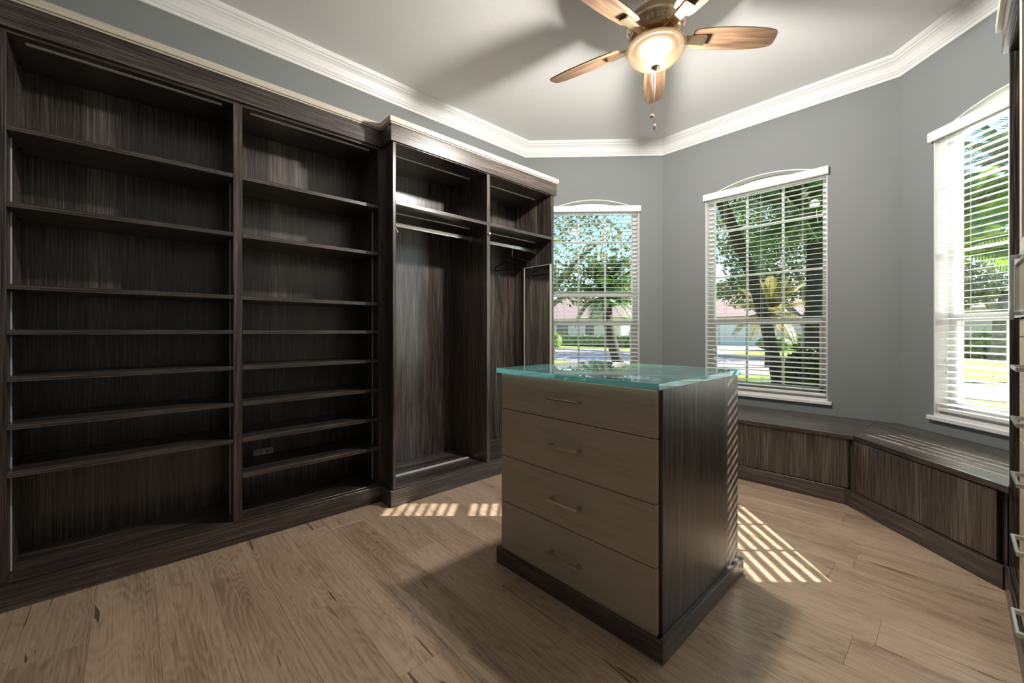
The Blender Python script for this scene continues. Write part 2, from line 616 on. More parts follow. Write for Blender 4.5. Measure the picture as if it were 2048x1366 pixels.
def window(idx, c, U, hbars, thick_bar=None):
    root = struct('window_%d' % idx)
    root.location = (c[0], c[1], W_Z0)
    ang = math.atan2(U[1], U[0])
    root.rotation_euler = (0, 0, ang)
    def part(name, mb, mats, par=None):
        # local coordinates: u, depth, z (absolute) -> shift z by W_Z0
        bmesh.ops.translate(mb.bm, vec=(0, 0, -W_Z0), verts=mb.bm.verts)
        o = mb.build(name, mats)
        o.parent = par or root
        return o
    H = W_HALF
    D0, D1 = 0.085, 0.145
    FWD = 0.045
    # outer frame
    m = MB()
    m.box(-H, -H + FWD, D0, D1, W_Z0, W_ZS + 0.02, 0.003)
    m.box(H - FWD, H, D0, D1, W_Z0, W_ZS + 0.02, 0.003)
    m.box(-H + FWD, H - FWD, D0, D1, W_Z0, W_Z0 + 0.055, 0.003)
    nseg = 20
    for i in range(nseg):
        u0, u1 = -H + 2 * H * i / nseg, -H + 2 * H * (i + 1) / nseg
        z0, z1 = arc_z(u0), arc_z(u1)
        m.prism([(u0, z0 - 0.04), (u1, z1 - 0.04), (u1, z1), (u0, z0)], D0, D1, axis=1)
    part('window_frame', m, WHITE)
    # reveal lining
    m = MB()
    m.box(-H - 0.001, -H + 0.006, 0.0, D0, W_Z0, W_ZS + .01)
    m.box(H - 0.006, H + 0.001, 0.0, D0, W_Z0, W_ZS + .01)
    for i in range(nseg):
        u0, u1 = -H + 2 * H * i / nseg, -H + 2 * H * (i + 1) / nseg
        z0, z1 = arc_z(u0), arc_z(u1)
        m.prism([(u0, z0 - 0.007), (u1, z1 - 0.007), (u1, z1 + .001), (u0, z0 + .001)], -0.001, D0, axis=1)
    part('window_reveal', m, WHITE)
    # sashes
    zr0, zr1 = 1.168, 1.216
    m = MB()
    m.box(-H + FWD, H - FWD, D0 - 0.012, D1 - 0.02, zr0, zr1, 0.003)
    part('meeting_rail', m, WHITE)
    gi = H - FWD
    m = MB()
    m.box(-gi, -gi + 0.022, D0 - 0.006, D0 + 0.03, W_Z0 + .05, zr0, 0.002)
    m.box(gi - 0.022, gi, D0 - 0.006, D0 + 0.03, W_Z0 + .05, zr0, 0.002)
    m.box(-gi, gi, D0 - 0.006, D0 + 0.03, W_Z0 + .05, W_Z0 + .085, 0.002)
    part('lower_sash', m, WHITE)
    for k in (-1, 1):
        u = k * gi / 3
        part('muntin', MB().box(u - 0.009, u + 0.009, D0 + 0.012, D0 + 0.03, W_Z0 + .08, zr0, 0.002), WHITE)
        part('muntin', MB().box(u - 0.009, u + 0.009, D0 + 0.022, D0 + 0.04, zr1, arc_z(u) - 0.03, 0.002), WHITE)
    for z, th in hbars:
        dd = D0 + 0.012 if z < zr0 else D0 + 0.022
        part('muntin', MB().box(-gi, gi, dd + .001, dd + 0.017, z - th, z + th, 0.002), WHITE)
    m = MB().box(-gi, gi, D0 + 0.018, D0 + 0.022, W_Z0 + .06, zr0)
    part('pane', m, PANE)
    m = MB()
    us = [-gi + 2 * gi * i / nseg for i in range(nseg + 1)]
    poly = [(-gi, zr1 - .01), (gi, zr1 - .01)] + [(u, arc_z(u) - 0.02) for u in reversed(us)]
    m.prism(poly, D0 + 0.03, D0 + 0.034, axis=1)
    part('pane', m, PANE)
    # sill
    m = MB()
    m.box(-H - 0.028, H + 0.028, -0.028, 0.0, 0.528, 0.556, 0.004)
    m.box(-H, H, -0.001, D0 + 0.01, W_Z0 - 0.04, W_Z0 + 0.006)
    m.box(-H, H, 0.05, D0, W_Z0, W_Z0 + 0.03, 0.003)
    part('window_sill', m, WHITE)
    # latch
    part('latch', MB().box(-gi + 0.012, -gi + 0.03, D0 - 0.02, D0 - 0.005, 0.87, 0.91, 0.003), PLASTIC)

def blind(c, U, label, bottom=0.608, cords=True):
    root = bpy.data.objects.new('window_blind', None)
    COL.objects.link(root)
    root.empty_display_size = 0.1
    root.location = (c[0], c[1], bottom)
    root.rotation_euler = (0, 0, math.atan2(U[1], U[0]))
    tag(root, label, 'blind', 'white slatted blinds in the bay windows')
    H = W_HALF
    def part(name, mb, mats):
        bmesh.ops.translate(mb.bm, vec=(0, 0, -bottom), verts=mb.bm.verts)
        o = mb.build(name, mats)
        o.parent = root
        return o
    # valance with short returns
    m = MB()
    pr = [(-0.030, 2.338), (-0.034, 2.345), (-0.034, 2.392), (-0.028, 2.400), (-0.018, 2.400), (-0.018, 2.338)]
    m.prism(pr, -H - 0.010, H + 0.010, axis=0)
    part('valance', m, BLIND)
    part('head_rail', MB().box(-H + .01, H - .01, 0.005, 0.058, 2.335, 2.385, 0.002), BLIND)
    # slats
    top = 2.318
    pitch = 0.0420
    sl = None
    z = top
    Ls = H - 0.010
    while z > bottom + 0.03:
        if sl is None:
            m = MB()
            # gently crowned slat, 50 mm deep
            tt = 0.12
            m.prism([(u_, z_ + (u_ - 0.031) * tt) for u_, z_ in ((0.006, -0.0013), (0.031, 0.0004), (0.056, -0.0013), (0.056, 0.0009), (0.031, 0.0026), (0.006, 0.0009))], -Ls, Ls, axis=0)
            sl = m.build('slat', BLIND)
            sl.parent = root
            sl.location = (0, 0, z - bottom)
        else:
            clone(sl, root, (0, 0, z - bottom))
        z -= pitch
    part('bottom_rail', MB().box(-Ls, Ls, 0.006, 0.056, bottom - .018, bottom + 0.004, 0.004), BLIND)
    for u in (-0.30, 0.0, 0.30):
        for d in (0.0045, 0.0575):
            m = MB()
            m.tube([(u, d, bottom), (u, d, 2.34)], 0.0009, 5)
            part('ladder_cord', m, CORDM)
    if cords:
        for k, (u, zt) in enumerate(((-0.385, 0.95), (-0.375, 0.87))):
            m = MB()
            m.tube([(u, -0.004 - .004 * k, 2.34), (u - .002, -0.004 - .004 * k, zt)], 0.0009, 5)
            m.lathe([(0.0, 0.0), (0.004, -0.002), (0.007, -0.03), (0.006, -0.036), (0.0, -0.037)], (u - .002, -0.004 - .004 * k, zt), 10)
            part('pull_cord', m, CORDM)
    return root

C1 = ((XL + XA) / 2, (Y1 + Y2) / 2)
C2 = (XA + 0.898, Y2)
C3 = ((XB2 + XR) / 2, (Y1 + Y2) / 2)
HB = [(2.053, 0.009), (1.619, 0.009), (0.883, 0.009)]
window(1, C1, (1, 1), [(2.053, .009), (1.495, 0.024), (0.883, 0.009)])
window(2, C2, (1, 0), HB)
window(3, C3, (1, -1), HB)
blind(C1, (1, 1), 'white slatted blind beside the wardrobe with the black hanger')
blind(C2, (1, 0), 'white slatted blind in the middle bay window, leaning palm trunk behind')
blind(C3, (1, -1), 'white slatted blind above the bench beside the tall drawer cabinet')

# ------------------------------------------------------------------ left shelving
XF = -2.545        # front of carcass panels
XK = -2.880        # face of back panels
XBASE = -2.529
Z_DECK = 0.112
Z_TOP = 2.286
PIN = MB().lathe([(0.0, 0.0), (0.0032, 0.0), (0.0032, 0.0008), (0, 0.0008)], seg=8)

def pins(y, side, z0, z1, parent, rows=(-2.618, -2.789)):
    """shelf-pin holes on a side panel; side=+1 when the face looks to +Y"""
    m = MB()
    for xr in rows:
        z = z0
        while z < z1:
            b = bmesh.new()
            bmesh.ops.create_circle(b, cap_ends=True, radius=0.0026, segments=8, matrix=Matrix.Translation((xr, y + side * 0.0006, z)) @ Matrix.Rotation(math.radians(90), 4, 'X'))
            m.merge(b)
            z += 0.032
    o = m.build('shelf_pin_holes', LEDM, parent)
    o['kind'] = 'stuff'
    return o

def led_vertical(y, side, parent, x=-2.637, z0=0.118, z1=1.90):
    m = MB()
    y0, y1 = (y, y + 0.0025) if side > 0 else (y - 0.0025, y)
    m.box(x - 0.0035, x + 0.0035, y0, y1, z0, z1)
    return m.build('light_strip', LEDM, parent)

def led_horizontal(x, y0, y1, z, parent, w=0.008, t=0.004):
    m = MB()
    pts = []
    for k in range(9):
        a = math.pi * k / 8
        pts.append((x + w * math.cos(a), y1 - w + w * math.sin(a)))
    for k in range(9):
        a = math.pi + math.pi * k / 8
        pts.append((x + w * math.cos(a), y0 + w + w * math.sin(a)))
    m.prism(pts, z - t, z + 0.001)
    return m.build('light_strip', LEDM, parent)

SHELVES = [1.923, 1.618, 1.2915, 1.110, 0.922, 0.731, 0.541]
def shelf_unit(y0, y1, sides, shelves, label, hole=None):
    root = thing('shelf_cabinet', (-2.75, (y0 + y1) / 2, 0.0), label, 'cabinet')
    banded('side_panel', 2, root, -3.03, XF, y0 - sides[0], y0, 0.0, 2.31, 0.0008)
    banded('side_panel', 2, root, -3.03, XF, y1, y1 + sides[1], 0.0, 2.31, 0.0008)
    m = MB()
    ya, yb = y0 + .0002, y1 - .0002
    if hole:
        h0, h1, h2, h3 = hole
        for a in ((ya, h0, 0.08, 2.30), (h1, yb, 0.08, 2.30), (h0, h1, 0.08, h2), (h0, h1, h3, 2.30)):
            m.box(XK - 0.012, XK, *a)
    else:
        m.box(XK - 0.012, XK, ya, yb, 0.08, 2.30)
    m.build('back_panel', DARK[2], root)
    bx('bottom_deck', DARK[1], root, XK, XF, y0 + .0002, y1 - .0002, 0.088, Z_DECK, 0.0008)
    bx('top_panel', DARK[1], root, XK, XF, y0 + .0002, y1 - .0002, Z_TOP, 2.308, 0.0008)
    sh = None
    sup = None
    for z in shelves:
        if sh is None:
            sh = banded('shelf', 1, root, XK + 0.003, XF, y0 + 0.001, y1 - 0.001, z - 0.021, z, 0.001)
            z00 = z
        else:
            clone(sh, root, (0, 0, z - z00))
    # little black shelf supports under every shelf end
    for z in shelves + [Z_TOP + 0.021]:
        for x in (-2.615, -2.785):
            for yy, s in ((y0, 1), (y1, -1)):
                if sup is None:
                    m = MB()
                    m.box(-2.615 - .005, -2.615 + .005, y0, y0 + 0.014, 0.0, 0.004, 0.001)
                    m.box(-2.615 - .005, -2.615 + .005, y0, y0 + 0.003, -0.006, 0.004, 0.0008)
                    sup = m.build('shelf_support', CLIP, root)
                    sup.location = (0, 0, z - 0.0255)
                else:
                    c = clone(sup, root, (x + 2.615, 0, z - 0.0255))
                    if s < 0:
                        c.rotation_euler = (0, 0, math.pi)
                        lx = (-2.615 - root.location.x)
                        c.location = ((x - root.location.x) + lx, (y1 - root.location.y) + (y0 - root.location.y), z - 0.0255)
    for yy, s in ((y0, 1), (y1, -1)):
        pins(yy, s, 0.20, 2.22, root)
        led_vertical(yy, s, root)
    led_horizontal(-2.595, y0 + 0.042, y1 - 0.042, Z_TOP, root)
    return root

shelf_unit(-0.364, 0.387, (0.020, 0.020), SHELVES, 'dark wood open shelf cabinet with seven shelves and tall gap at the bottom')
shelf_unit(0.427, 1.177, (0.020, 0.028), SHELVES + [0.352], 'dark wood open shelf cabinet with eight shelves, power outlet in its back', (0.546, 0.636, 0.244, 0.379))

# power outlet in the back of the second cabinet
ot = thing('power_outlet', (-2.88, 0.591, 0.235), 'white framed recessed power outlet in the back of the shelf cabinet', 'outlet')
m = MB()
for b_ in ((0.537, 0.645, 0.376, 0.388), (0.537, 0.645, 0.235, 0.247), (0.537, 0.549, 0.247, 0.376), (0.633, 0.645, 0.247, 0.376)):
    m.box(XK, XK + 0.005, b_[0], b_[1], b_[2], b_[3], 0.001)
m.build('frame', PLASTIC, ot)
m = MB()
m.box(XK - .062, XK - .060, 0.547, 0.635, 0.245, 0.378)
for b_ in ((0.547, 0.549, 0.245, 0.378), (0.633, 0.635, 0.245, 0.378), (0.549, 0.633, 0.245, 0.247), (0.549, 0.633, 0.376, 0.378)):
    m.box(XK - .060, XK + .001, *b_)
m.build('recess_box', STEEL, ot)
bx('faceplate', PLASTIC, ot, XK, XK + 0.004, 0.548, 0.573, 0.300, 0.372, 0.001)
m = MB()
m.lathe([(0.0, 0.006), (0.014, 0.006), (0.0155, 0.004), (0.0155, 0.0), (0, 0)], (0, 0, 0), 20)
rc = m.build('receptacle', PLASTIC, ot, Matrix.Translation((XK, 0.588, 0.364)) @ Matrix.Rotation(math.radians(90), 4, 'Y'))
m = MB()
m.box(XK + .0058, XK + .0065, 0.581, 0.583, 0.366, 0.373)
m.box(XK + .0058, XK + .0065, 0.593, 0.595, 0.366, 0.373)
m.box(XK + .0058, XK + .0065, 0.586, 0.590, 0.353, 0.358)
m.build('slot', BLACK, rc)
bx('beige_insert', BEIGE, ot, XK, XK + 0.003, 0.604, 0.621, 0.356, 0.374, 0.0008)

# ------------------------------------------------------------------ wardrobe tower
XTF = -2.400
TX = -2.388
tw = thing('wardrobe', (-2.7, 1.98, 0.0), 'deep dark wood open wardrobe with two hanging bays and rods', 'wardrobe')
Z_TT = 2.295
for ya, yb in ((1.205, 1.224), (2.699, 2.728)):
    banded('side_panel', 2, tw, -3.03, XTF, ya, yb, 0.0, 2.31, 0.0008)
banded('divider', 2, tw, XK, XTF, 1.969, 1.998, 0.1, 2.31, 0.0008)
for ya, yb in ((1.224, 1.969), (1.998, 2.699)):
    bx('back_panel', DARK[2], tw, XK - .012, XK, ya + .0002, yb - .0002, 0.08, 2.30)
    bx('bottom_deck', DARK[1], tw, XK, XTF, ya + .0002, yb - .0002, 0.088, 0.110, 0.0008)
    bx('top_panel', DARK[1], tw, XK, XTF, ya + .0002, yb - .0002, Z_TT, 2.312, 0.0008)
    banded('shelf', 1, tw, XK, XTF, ya + .0002, yb - .0002, 1.908, 1.932, 0.001)
    led_horizontal(-2.575, ya + .02, yb - .03, Z_TT, tw, 0.0055)
    led_horizontal(-2.578, ya + .02, yb - .03, 1.908, tw, 0.0055)
    # oval hanging rod with end brackets
    m = MB()
    pts = []
    for k in range(16):
        a = 2 * math.pi * k / 16
        pts.append((-2.597 + 0.0085 * math.cos(a), 1.835 + (0.009 if math.sin(a) > 0 else -0.009) + 0.0075 * math.sin(a)))
    m.prism(pts, ya + 0.002, yb - 0.002, axis=1)
    rod = m.build('hanging_rod', CHROME, tw)
    for yy in (ya, yb):
        m = MB()
        y0_, y1_ = (yy, yy + 0.014) if yy == ya else (yy - 0.014, yy)
        m.box(-2.597 - .014, -2.597 + .014, y0_, y1_, 1.809, 1.822, 0.002)
        m.box(-2.597 - .014, -2.597 - .010, y0_, y1_, 1.812, 1.858, 0.001)
        m.box(-2.597 + .010, -2.597 + .014, y0_, y1_, 1.812, 1.858, 0.001)
        m.build('rod_bracket', STEEL, rod)
# pale rail lying along the deck of the wider bay
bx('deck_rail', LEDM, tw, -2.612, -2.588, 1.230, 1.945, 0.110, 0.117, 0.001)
# chrome swing hook on the left side panel, knob on the divider
m = MB()
m.box(-2.432, -2.412, 1.224, 1.229, 1.745, 1.79, 0.002)
ring = [(-2.422 + 0.016 * math.sin(2 * math.pi * k / 14), 1.240, 1.735 + 0.020 * math.cos(2 * math.pi * k / 14)) for k in range(15)]
m.tube(ring, 0.0035, 6, cap=False)
m.tube([(-2.422, 1.229, 1.765), (-2.422, 1.240, 1.755)], 0.005, 8)
m.build('garment_hook', CHROME, tw)
m = MB()
m.lathe([(0.0, 0.018), (0.007, 0.017), (0.010, 0.012), (0.009, 0.006), (0.004, 0.003), (0.004, 0.0), (0, 0)], (0, 0, 0), 16)
m.build('knob', PLASTIC, tw, Matrix.Translation((-2.40, 1.986, 1.844)) @ Matrix.Rotation(math.radians(90), 4, 'Y'))
# mirror on the inner face of the end panel
mf = MB()
for b_ in ((-2.73, -2.724, 0.46, 1.697), (-2.409, -2.399, 0.46, 1.697)):
    mf.box(b_[0], b_[1], 2.681, 2.6988, b_[2], b_[3], 0.001)
mf.box(-2.724, -2.409, 2.684, 2.6988, 0.46, 0.466)
mf.box(-2.724, -2.409, 2.684, 2.6988, 1.691, 1.697)
mo = mf.build('mirror_frame', CREAM[2], tw)
bx('mirror', MIRROR, mo, -2.7238, -2.4092, 2.686, 2.6985, 0.4662, 1.6908)

# clothes hanger on the narrow bay's rod
hg = thing('clothes_hanger', (-2.597, 2.445, 1.66), 'black velvet clothes hanger on the chrome rod of the wardrobe', 'hanger')
m = MB()
hx = -2.632
m.tube([(hx, 2.445, 1.752), (-2.86, 2.445, 1.690), (-2.868, 2.445, 1.675), (-2.862, 2.445, 1.662), (-2.84, 2.445, 1.658),
        (hx, 2.445, 1.655), (-2.43, 2.445, 1.650), (-2.412, 2.445, 1.654), (-2.406, 2.445, 1.667), (-2.414, 2.445, 1.684), (hx, 2.445, 1.752)], 0.0048, 8)
m.tube([(hx - .02, 2.445, 1.746), (hx, 2.445, 1.757), (hx + .02, 2.445, 1.746)], 0.007, 8)
m.build('hanger_body', BLACK, hg)
m = MB()
m.tube([(hx - .075, 2.445, 1.730), (hx - .07, 2.445, 1.714), (hx, 2.445, 1.712), (hx + .07, 2.445, 1.714), (hx + .075, 2.445, 1.730)], 0.003, 6)
m.build('tie_bar', BLACK, hg)
m = MB()
hk = [(hx, 2.445, 1.755), (hx, 2.445, 1.80), (hx + .004, 2.445, 1.815)]
for k in range(11):
    a = math.radians(190 - k * 22)
    hk.append((-2.597 + 0.0195 * math.cos(a) * 1.0, 2.445, 1.8355 + 0.0195 * math.sin(a) + 0.0015))
m.tube(hk, 0.0022, 6)
m.build('hook', CHROME, hg)

# ------------------------------------------------------------------ cornice and plinth that tie cabinets together
def run(root, name, mat_y, mat_x, z0, z1, off, bev=0.001):
    """stepped left run: shelves front, return, wardrobe front, end return"""
    xa, xb = XBASE + off, TX + off
    ya, yb = 1.187 - off, 2.755 + off
    bx(name, mat_y, root, xa - 0.02, xa, -0.40, ya + 0.02, z0, z1, bev)
    bx(name, mat_x, root, xa - 0.02, xb - .02, ya, ya + 0.018, z0, z1, bev)
    bx(name, mat_y, root, xb - 0.02, xb, ya, yb, z0, z1, bev)
    bx(name, mat_x, root, XL + .003, xb - .02, yb - 0.018, yb, z0, z1, bev)

cn = thing('cornice', (-2.53, 1.0, 2.30), 'dark wood cornice with cream cap running over the shelves and wardrobe', 'cornice')
run(cn, 'fascia', DARK[1], DARK[0], 2.301, 2.407, 0.0)
run(cn, 'cap_step', CREAM[1], CREAM[0], 2.405, 2.414, 0.006)
m = MB()
poly = [(XL + .003, -0.40), (XBASE + .014, -0.40), (XBASE + .014, 1.173), (TX + .014, 1.173), (TX + .014, 2.769), (XL + .003, 2.769)]
m.prism(poly, 2.4135, 2.447, bev=0.0015)
m.build('cap', CREAM[1], cn)

pl = thing('plinth', (-2.53, 0.4, 0.0), 'long dark wood plinth board along the foot of the open shelf cabinets', 'plinth')
bx('plinth_board', DARK[1], pl, XF + .0003, XBASE, -0.40, 1.187, 0.0, 0.102, 0.001)
bx('plinth_board', DARK[0], tw, XBASE + .0005, TX - .0115, 1.187, 1.2048, 0.0, 0.102, 0.001)
bx('plinth_board', DARK[1], tw, XTF + .0003, TX, 1.187, 2.755, 0.0, 0.102, 0.001)
bx('plinth_board', DARK[0], tw, XL + .003, XTF, 2.7285, 2.755, 0.0, 0.102, 0.001)

# ------------------------------------------------------------------ island
isl = thing('island_dresser', (-1.07, 1.66, 0.0), 'freestanding island with four pale oak drawers and dark wood sides', 'island')
IX0, IX1, IY0, IY1 = -1.471, -0.669, 1.296, 2.022
PX0, PX1, PY0, PY1 = -1.491, -0.651, 1.281, 2.042
bx('side_panel', DARK[2], isl, IX0, IX0 + 0.018, IY0 + 0.020, IY1, 0.0, 0.906, 0.0008)
bx('side_panel', DARK[2], isl, IX1 - 0.018, IX1, IY0 + 0.020, IY1, 0.0, 0.906, 0.0008)
bx('back_panel', DARK[2], isl, IX0 + .018, IX1 - .018, IY1 - 0.018, IY1, 0.0, 0.906, 0.0008)
bx('top_panel', DARK[0], isl, IX0 + .018, IX1 - .018, IY0 + .02, IY1 - .018, 0.888, 0.9055)
bx('carcass', DARK[2], isl, IX0 + .018, IX1 - .018, IY0 + .022, IY0 + .20, 0.03, 0.886)
# plinth
for a in ((PX0, PX1, PY0, PY0 + 0.014, 0), (PX0, PX1, PY1 - 0.018, PY1, 0), (PX0, IX0, PY0 + .014, PY1 - .018, 1), (IX1, PX1, PY0 + .014, PY1 - .018, 1)):
    bx('plinth_board', DARK[a[4]], isl, a[0], a[1], a[2], a[3], 0.0, 0.0735, 0.0012)
GAPS = [0.906, 0.7375, 0.5145, 0.298, 0.068]
def bar_handle(cx, cz, yf, parent, length=0.158, mat=STEEL):
    m = MB()
    h = length / 2
    m.box(cx - h, cx + h, yf - 0.034, yf - 0.026, cz - 0.005, cz + 0.005, 0.0012)
    for s in (-1, 1):
        x0, x1 = (cx - h, cx - h + 0.014) if s < 0 else (cx + h - 0.014, cx + h)
        m.box(x0, x1, yf - 0.028, yf + 0.0005, cz - 0.005, cz + 0.005, 0.0012)
    return m.build('handle', mat, parent)
HZ = [0.823, 0.630, 0.405, 0.181]
for i in range(4):
    z1, z0 = GAPS[i] - (0.0016 if i else 0.003), GAPS[i + 1] + 0.0016
    d = bx('drawer', OAK[0], isl, IX0, -0.682, IY0, IY0 + 0.019, z0, z1, 0.0015)
    bar_handle(-1.073, HZ[i], IY0, d)
# glass top
gt = MB()
b = bmesh.new()
bmesh.ops.create_cube(b, size=1.0)
gx0, gx1, gy0, gy1, gz0, gz1 = -1.482, -0.661, 1.272, 2.034, 0.9065, 0.929
for v in b.verts:
    v.co = Vector((gx0 + (v.co.x + .5) * (gx1 - gx0), gy0 + (v.co.y + .5) * (gy1 - gy0), gz0 + (v.co.z + .5) * (gz1 - gz0)))
bmesh.ops.bevel(b, geom=b.edges[:], offset=0.0016, segments=1, affect='EDGES', profile=0.5)
b.normal_update()
for f in b.faces:
    f.material_index = 0 if abs(f.normal.z) > 0.9 else 1
gt.merge(b)
g = gt.build('glass_top', [GLASS, EDGE])
tag(g, 'clear glass sheet with aqua edges lying on the island', 'glass top')

# ------------------------------------------------------------------ window benches
YBF = 3.335
KX = -0.473                      # inner corner of the two bench fronts on the floor line
n3 = Vector((1, 1)).normalized()
u3 = Vector((1, -1)).normalized()
DIAG = Vector((XB2, Y2)).dot(n3)                # wall plane
def wallx_left(y):                              # left diagonal wall
    return XA - (Y2 - y)
b1 = thing('window_bench', (-1.2, 3.6, 0), 'dark wood window bench under the middle window, behind the island', 'bench')
seam0 = Vector((-0.430, YBF - 0.004))
seam1 = Vector((-0.385, Y2 - 0.003))
b1x0 = wallx_left(YBF) + .01
m = MB()
m.prism([(b1x0, YBF - .004), (seam0.x, seam0.y), (seam1.x - .001, seam1.y), (XA + .006, Y2 - .003), (XA - .02, Y2 - .03)], 0.419, 0.447, bev=0.0012)
m.build('seat_top', DARK[0], b1)
bx('front_panel', DARK[2], b1, b1x0 + .03, -0.460, YBF + 0.006, YBF + 0.025, 0.106, 0.415, 0.001)
bx('plinth_board', DARK[0], b1, b1x0 + .01, KX + .0, YBF, YBF + 0.018, 0.0, 0.101, 0.001)
bx('corner_filler', DARK[2], b1, -0.64, -0.43, YBF + 0.03, YBF + 0.045, 0.09, 0.418)
# second bench: local frame along the right bay wall
bend = 0.83
b2 = thing('window_bench', (0.05, 3.3, 0), 'dark wood window bench along the angled wall, ending at the tall cabinet', 'bench')
def build_angled(m, name, mat, parent, ang=-math.pi / 4):
    c = Vector((KX, YBF, 0))
    bmesh.ops.translate(m.bm, vec=-c, verts=m.bm.verts)
    bmesh.ops.rotate(m.bm, cent=(0, 0, 0), matrix=Matrix.Rotation(-ang, 3, 'Z'), verts=m.bm.verts)
    o = m.build(name, mat)
    o.parent = parent
    o.location = c - world_loc(parent)
    o.rotation_euler = (0, 0, ang)
    return o
def P3(s, d):
    """s along the bench front from the inner corner, d towards the wall"""
    v = Vector((KX, YBF)) + u3 * s + n3 * d
    return (v.x, v.y)
wd = DIAG - Vector((KX, YBF)).dot(n3) - 0.003
m = MB()
sA = Vector((seam0.x + .001, seam0.y))
poly = [tuple(sA), P3(0.8905, 0.0), (0.1585, 2.7065), (0.1585, 2.744), (XR - .004, 2.744), (XR - .004, Y1 - .002), (XB2 + .002, Y2 - .004), (seam1.x + .0012, Y2 - .004)]
m.prism(poly, 0.419, 0.447, bev=0.0012)
build_angled(m, 'seat_top', DARK[0], b2)
m = MB()
m.prism([P3(0.045, 0.012), P3(0.835, 0.012), P3(0.835, 0.030), P3(0.045, 0.030)], 0.106, 0.412, bev=0.001)
# own straight vertical grain
build_angled(m, 'front_panel', DARK[2], b2)
m = MB()
m.prism([P3(0.0, 0.0), P3(0.868, 0.0), P3(0.868, 0.018), P3(-0.008, 0.018)], 0.0, 0.101, bev=0.001)
build_angled(m, 'plinth_board', DARK[0], b2)
m = MB()
m.prism([P3(-0.01, 0.034), P3(0.855, 0.034), P3(0.855, 0.05), P3(-0.01, 0.05)], 0.09, 0.418)
m.build('carcass', DARK[2], b2)

# ------------------------------------------------------------------ right-hand cabinets
RXF, RXB = 0.160, 0.147
tc_ = thing('open_cabinet', (0.42, 2.53, 0), 'narrow dark wood open cabinet with one pale-edged shelf beside the angled bench', 'cabinet')
bx('side_panel', DARK[2], tc_, RXF, XR - .004, 2.722, 2.742, 0.0, 2.31, 0.0008)
bx('side_panel', DARK[2], tc_, RXF, XR - .004, 2.310, 2.328, 0.0, 2.31, 0.0008)
bx('back_panel', DARK[2], tc_, 0.50, 0.512, 2.3282, 2.7218, 0.08, 2.30)
bx('bottom_deck', DARK[1], tc_, RXF, 0.50, 2.3282, 2.7218, 0.088, 0.110)
bx('top_panel', DARK[1], tc_, RXF, 0.50, 2.3282, 2.7218, 2.286, 2.308)
s_ = bx('shelf', DARK[1], tc_, RXF + .004, 0.50, 2.3282, 2.7218, 1.200, 1.222)
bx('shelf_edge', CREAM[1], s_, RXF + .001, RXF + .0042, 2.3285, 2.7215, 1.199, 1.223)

dr = thing('drawer_cabinet', (0.42, 1.90, 0), 'tall pale cabinet of drawers with aluminium bar handles beside the open cabinet', 'cabinet')
DY0, DY1 = 1.50, 2.309
bx('carcass', DARK[2], dr, RXF + .024, XR - .004, DY0, DY1, 0.0, 2.31)
gz = [0.112, 0.345, 0.565, 0.73, 0.905, 1.083, 1.145]
prev = None
for i in range(len(gz) - 1):
    d = bx('drawer', OAK[1], dr, RXF - .002, RXF + .018, DY0 + .002, DY1 - .003, gz[i] + .0015, gz[i + 1] - .0015, 0.0012)
    if i < 5:
        cz = (gz[i] + gz[i + 1]) / 2 + (.02 if i < 4 else 0)
        m = MB()
        m.box(0.118, 0.126, 1.825, 1.985, cz - .006, cz + .006, 0.001)
        m.box(0.124, RXF - .001, 1.971, 1.985, cz - .006, cz + .006, 0.001)
        m.box(0.124, RXF - .001, 1.825, 1.839, cz - .006, cz + .006, 0.001)
        m.build('handle', ALU, d)
# glazed compartment with a proud aluminium frame
m = MB()
for a in ((DY0 + .003, DY1 - .003, 1.150, 1.172), (DY0 + .003, DY1 - .003, 1.338, 1.360), (DY0 + .003, DY0 + .025, 1.172, 1.338), (DY1 - .025, DY1 - .003, 1.172, 1.338)):
    m.box(0.146, RXF + .018, a[0], a[1], a[2], a[3], 0.002)
gd = m.build('glazed_door_frame', ALU, dr)
bx('pane', BEIGE, gd, 0.156, 0.162, DY0 + .024, DY1 - .024, 1.171, 1.339)
m = MB()
m.box(0.128, 0.136, 2.14, 2.152, 1.142, 1.355, 0.0012)
m.box(0.134, 0.148, 2.14, 2.152, 1.155, 1.168, 0.001)
m.box(0.134, 0.148, 2.14, 2.152, 1.342, 1.355, 0.001)
m.build('pull', ALU, gd)
# tall upper door: pale stile frame with a dark panel
m = MB()
for a in ((DY0 + .003, DY1 - .003, 1.364, 1.42), (DY0 + .003, DY1 - .003, 2.24, 2.298), (DY0 + .003, DY0 + .06, 1.42, 2.24), (DY1 - .06, DY1 - .003, 1.42, 2.24)):
    m.box(RXF - .002, RXF + .018, a[0], a[1], a[2], a[3], 0.0012)
dd = m.build('upper_door_frame', CREAM[2], dr)
bx('door_panel', DARK[2], dd, RXF + .006, RXF + .014, DY0 + .059, DY1 - .059, 1.419, 2.241)

rc_ = thing('cornice', (0.15, 2.1, 2.30), 'short cornice with cream cap over the drawer cabinet and narrow open cabinet', 'cornice')
bx('fascia', DARK[1], rc_, 0.141, 0.160, 1.49, 2.766, 2.301, 2.407, 0.001)
bx('fascia', DARK[0], rc_, 0.160, XR - .003, 2.748, 2.766, 2.301, 2.407, 0.001)
bx('cap', CREAM[1], rc_, 0.124, XR - .003, 1.49, 2.776, 2.405, 2.447, 0.0015)
rp = thing('plinth', (0.15, 2.1, 0), 'dark wood plinth board under the drawer cabinet by the right wall', 'plinth')
bx('plinth_board', DARK[1], rp, RXB, RXF - .0005, 1.49, 2.745, 0.0, 0.101, 0.001)

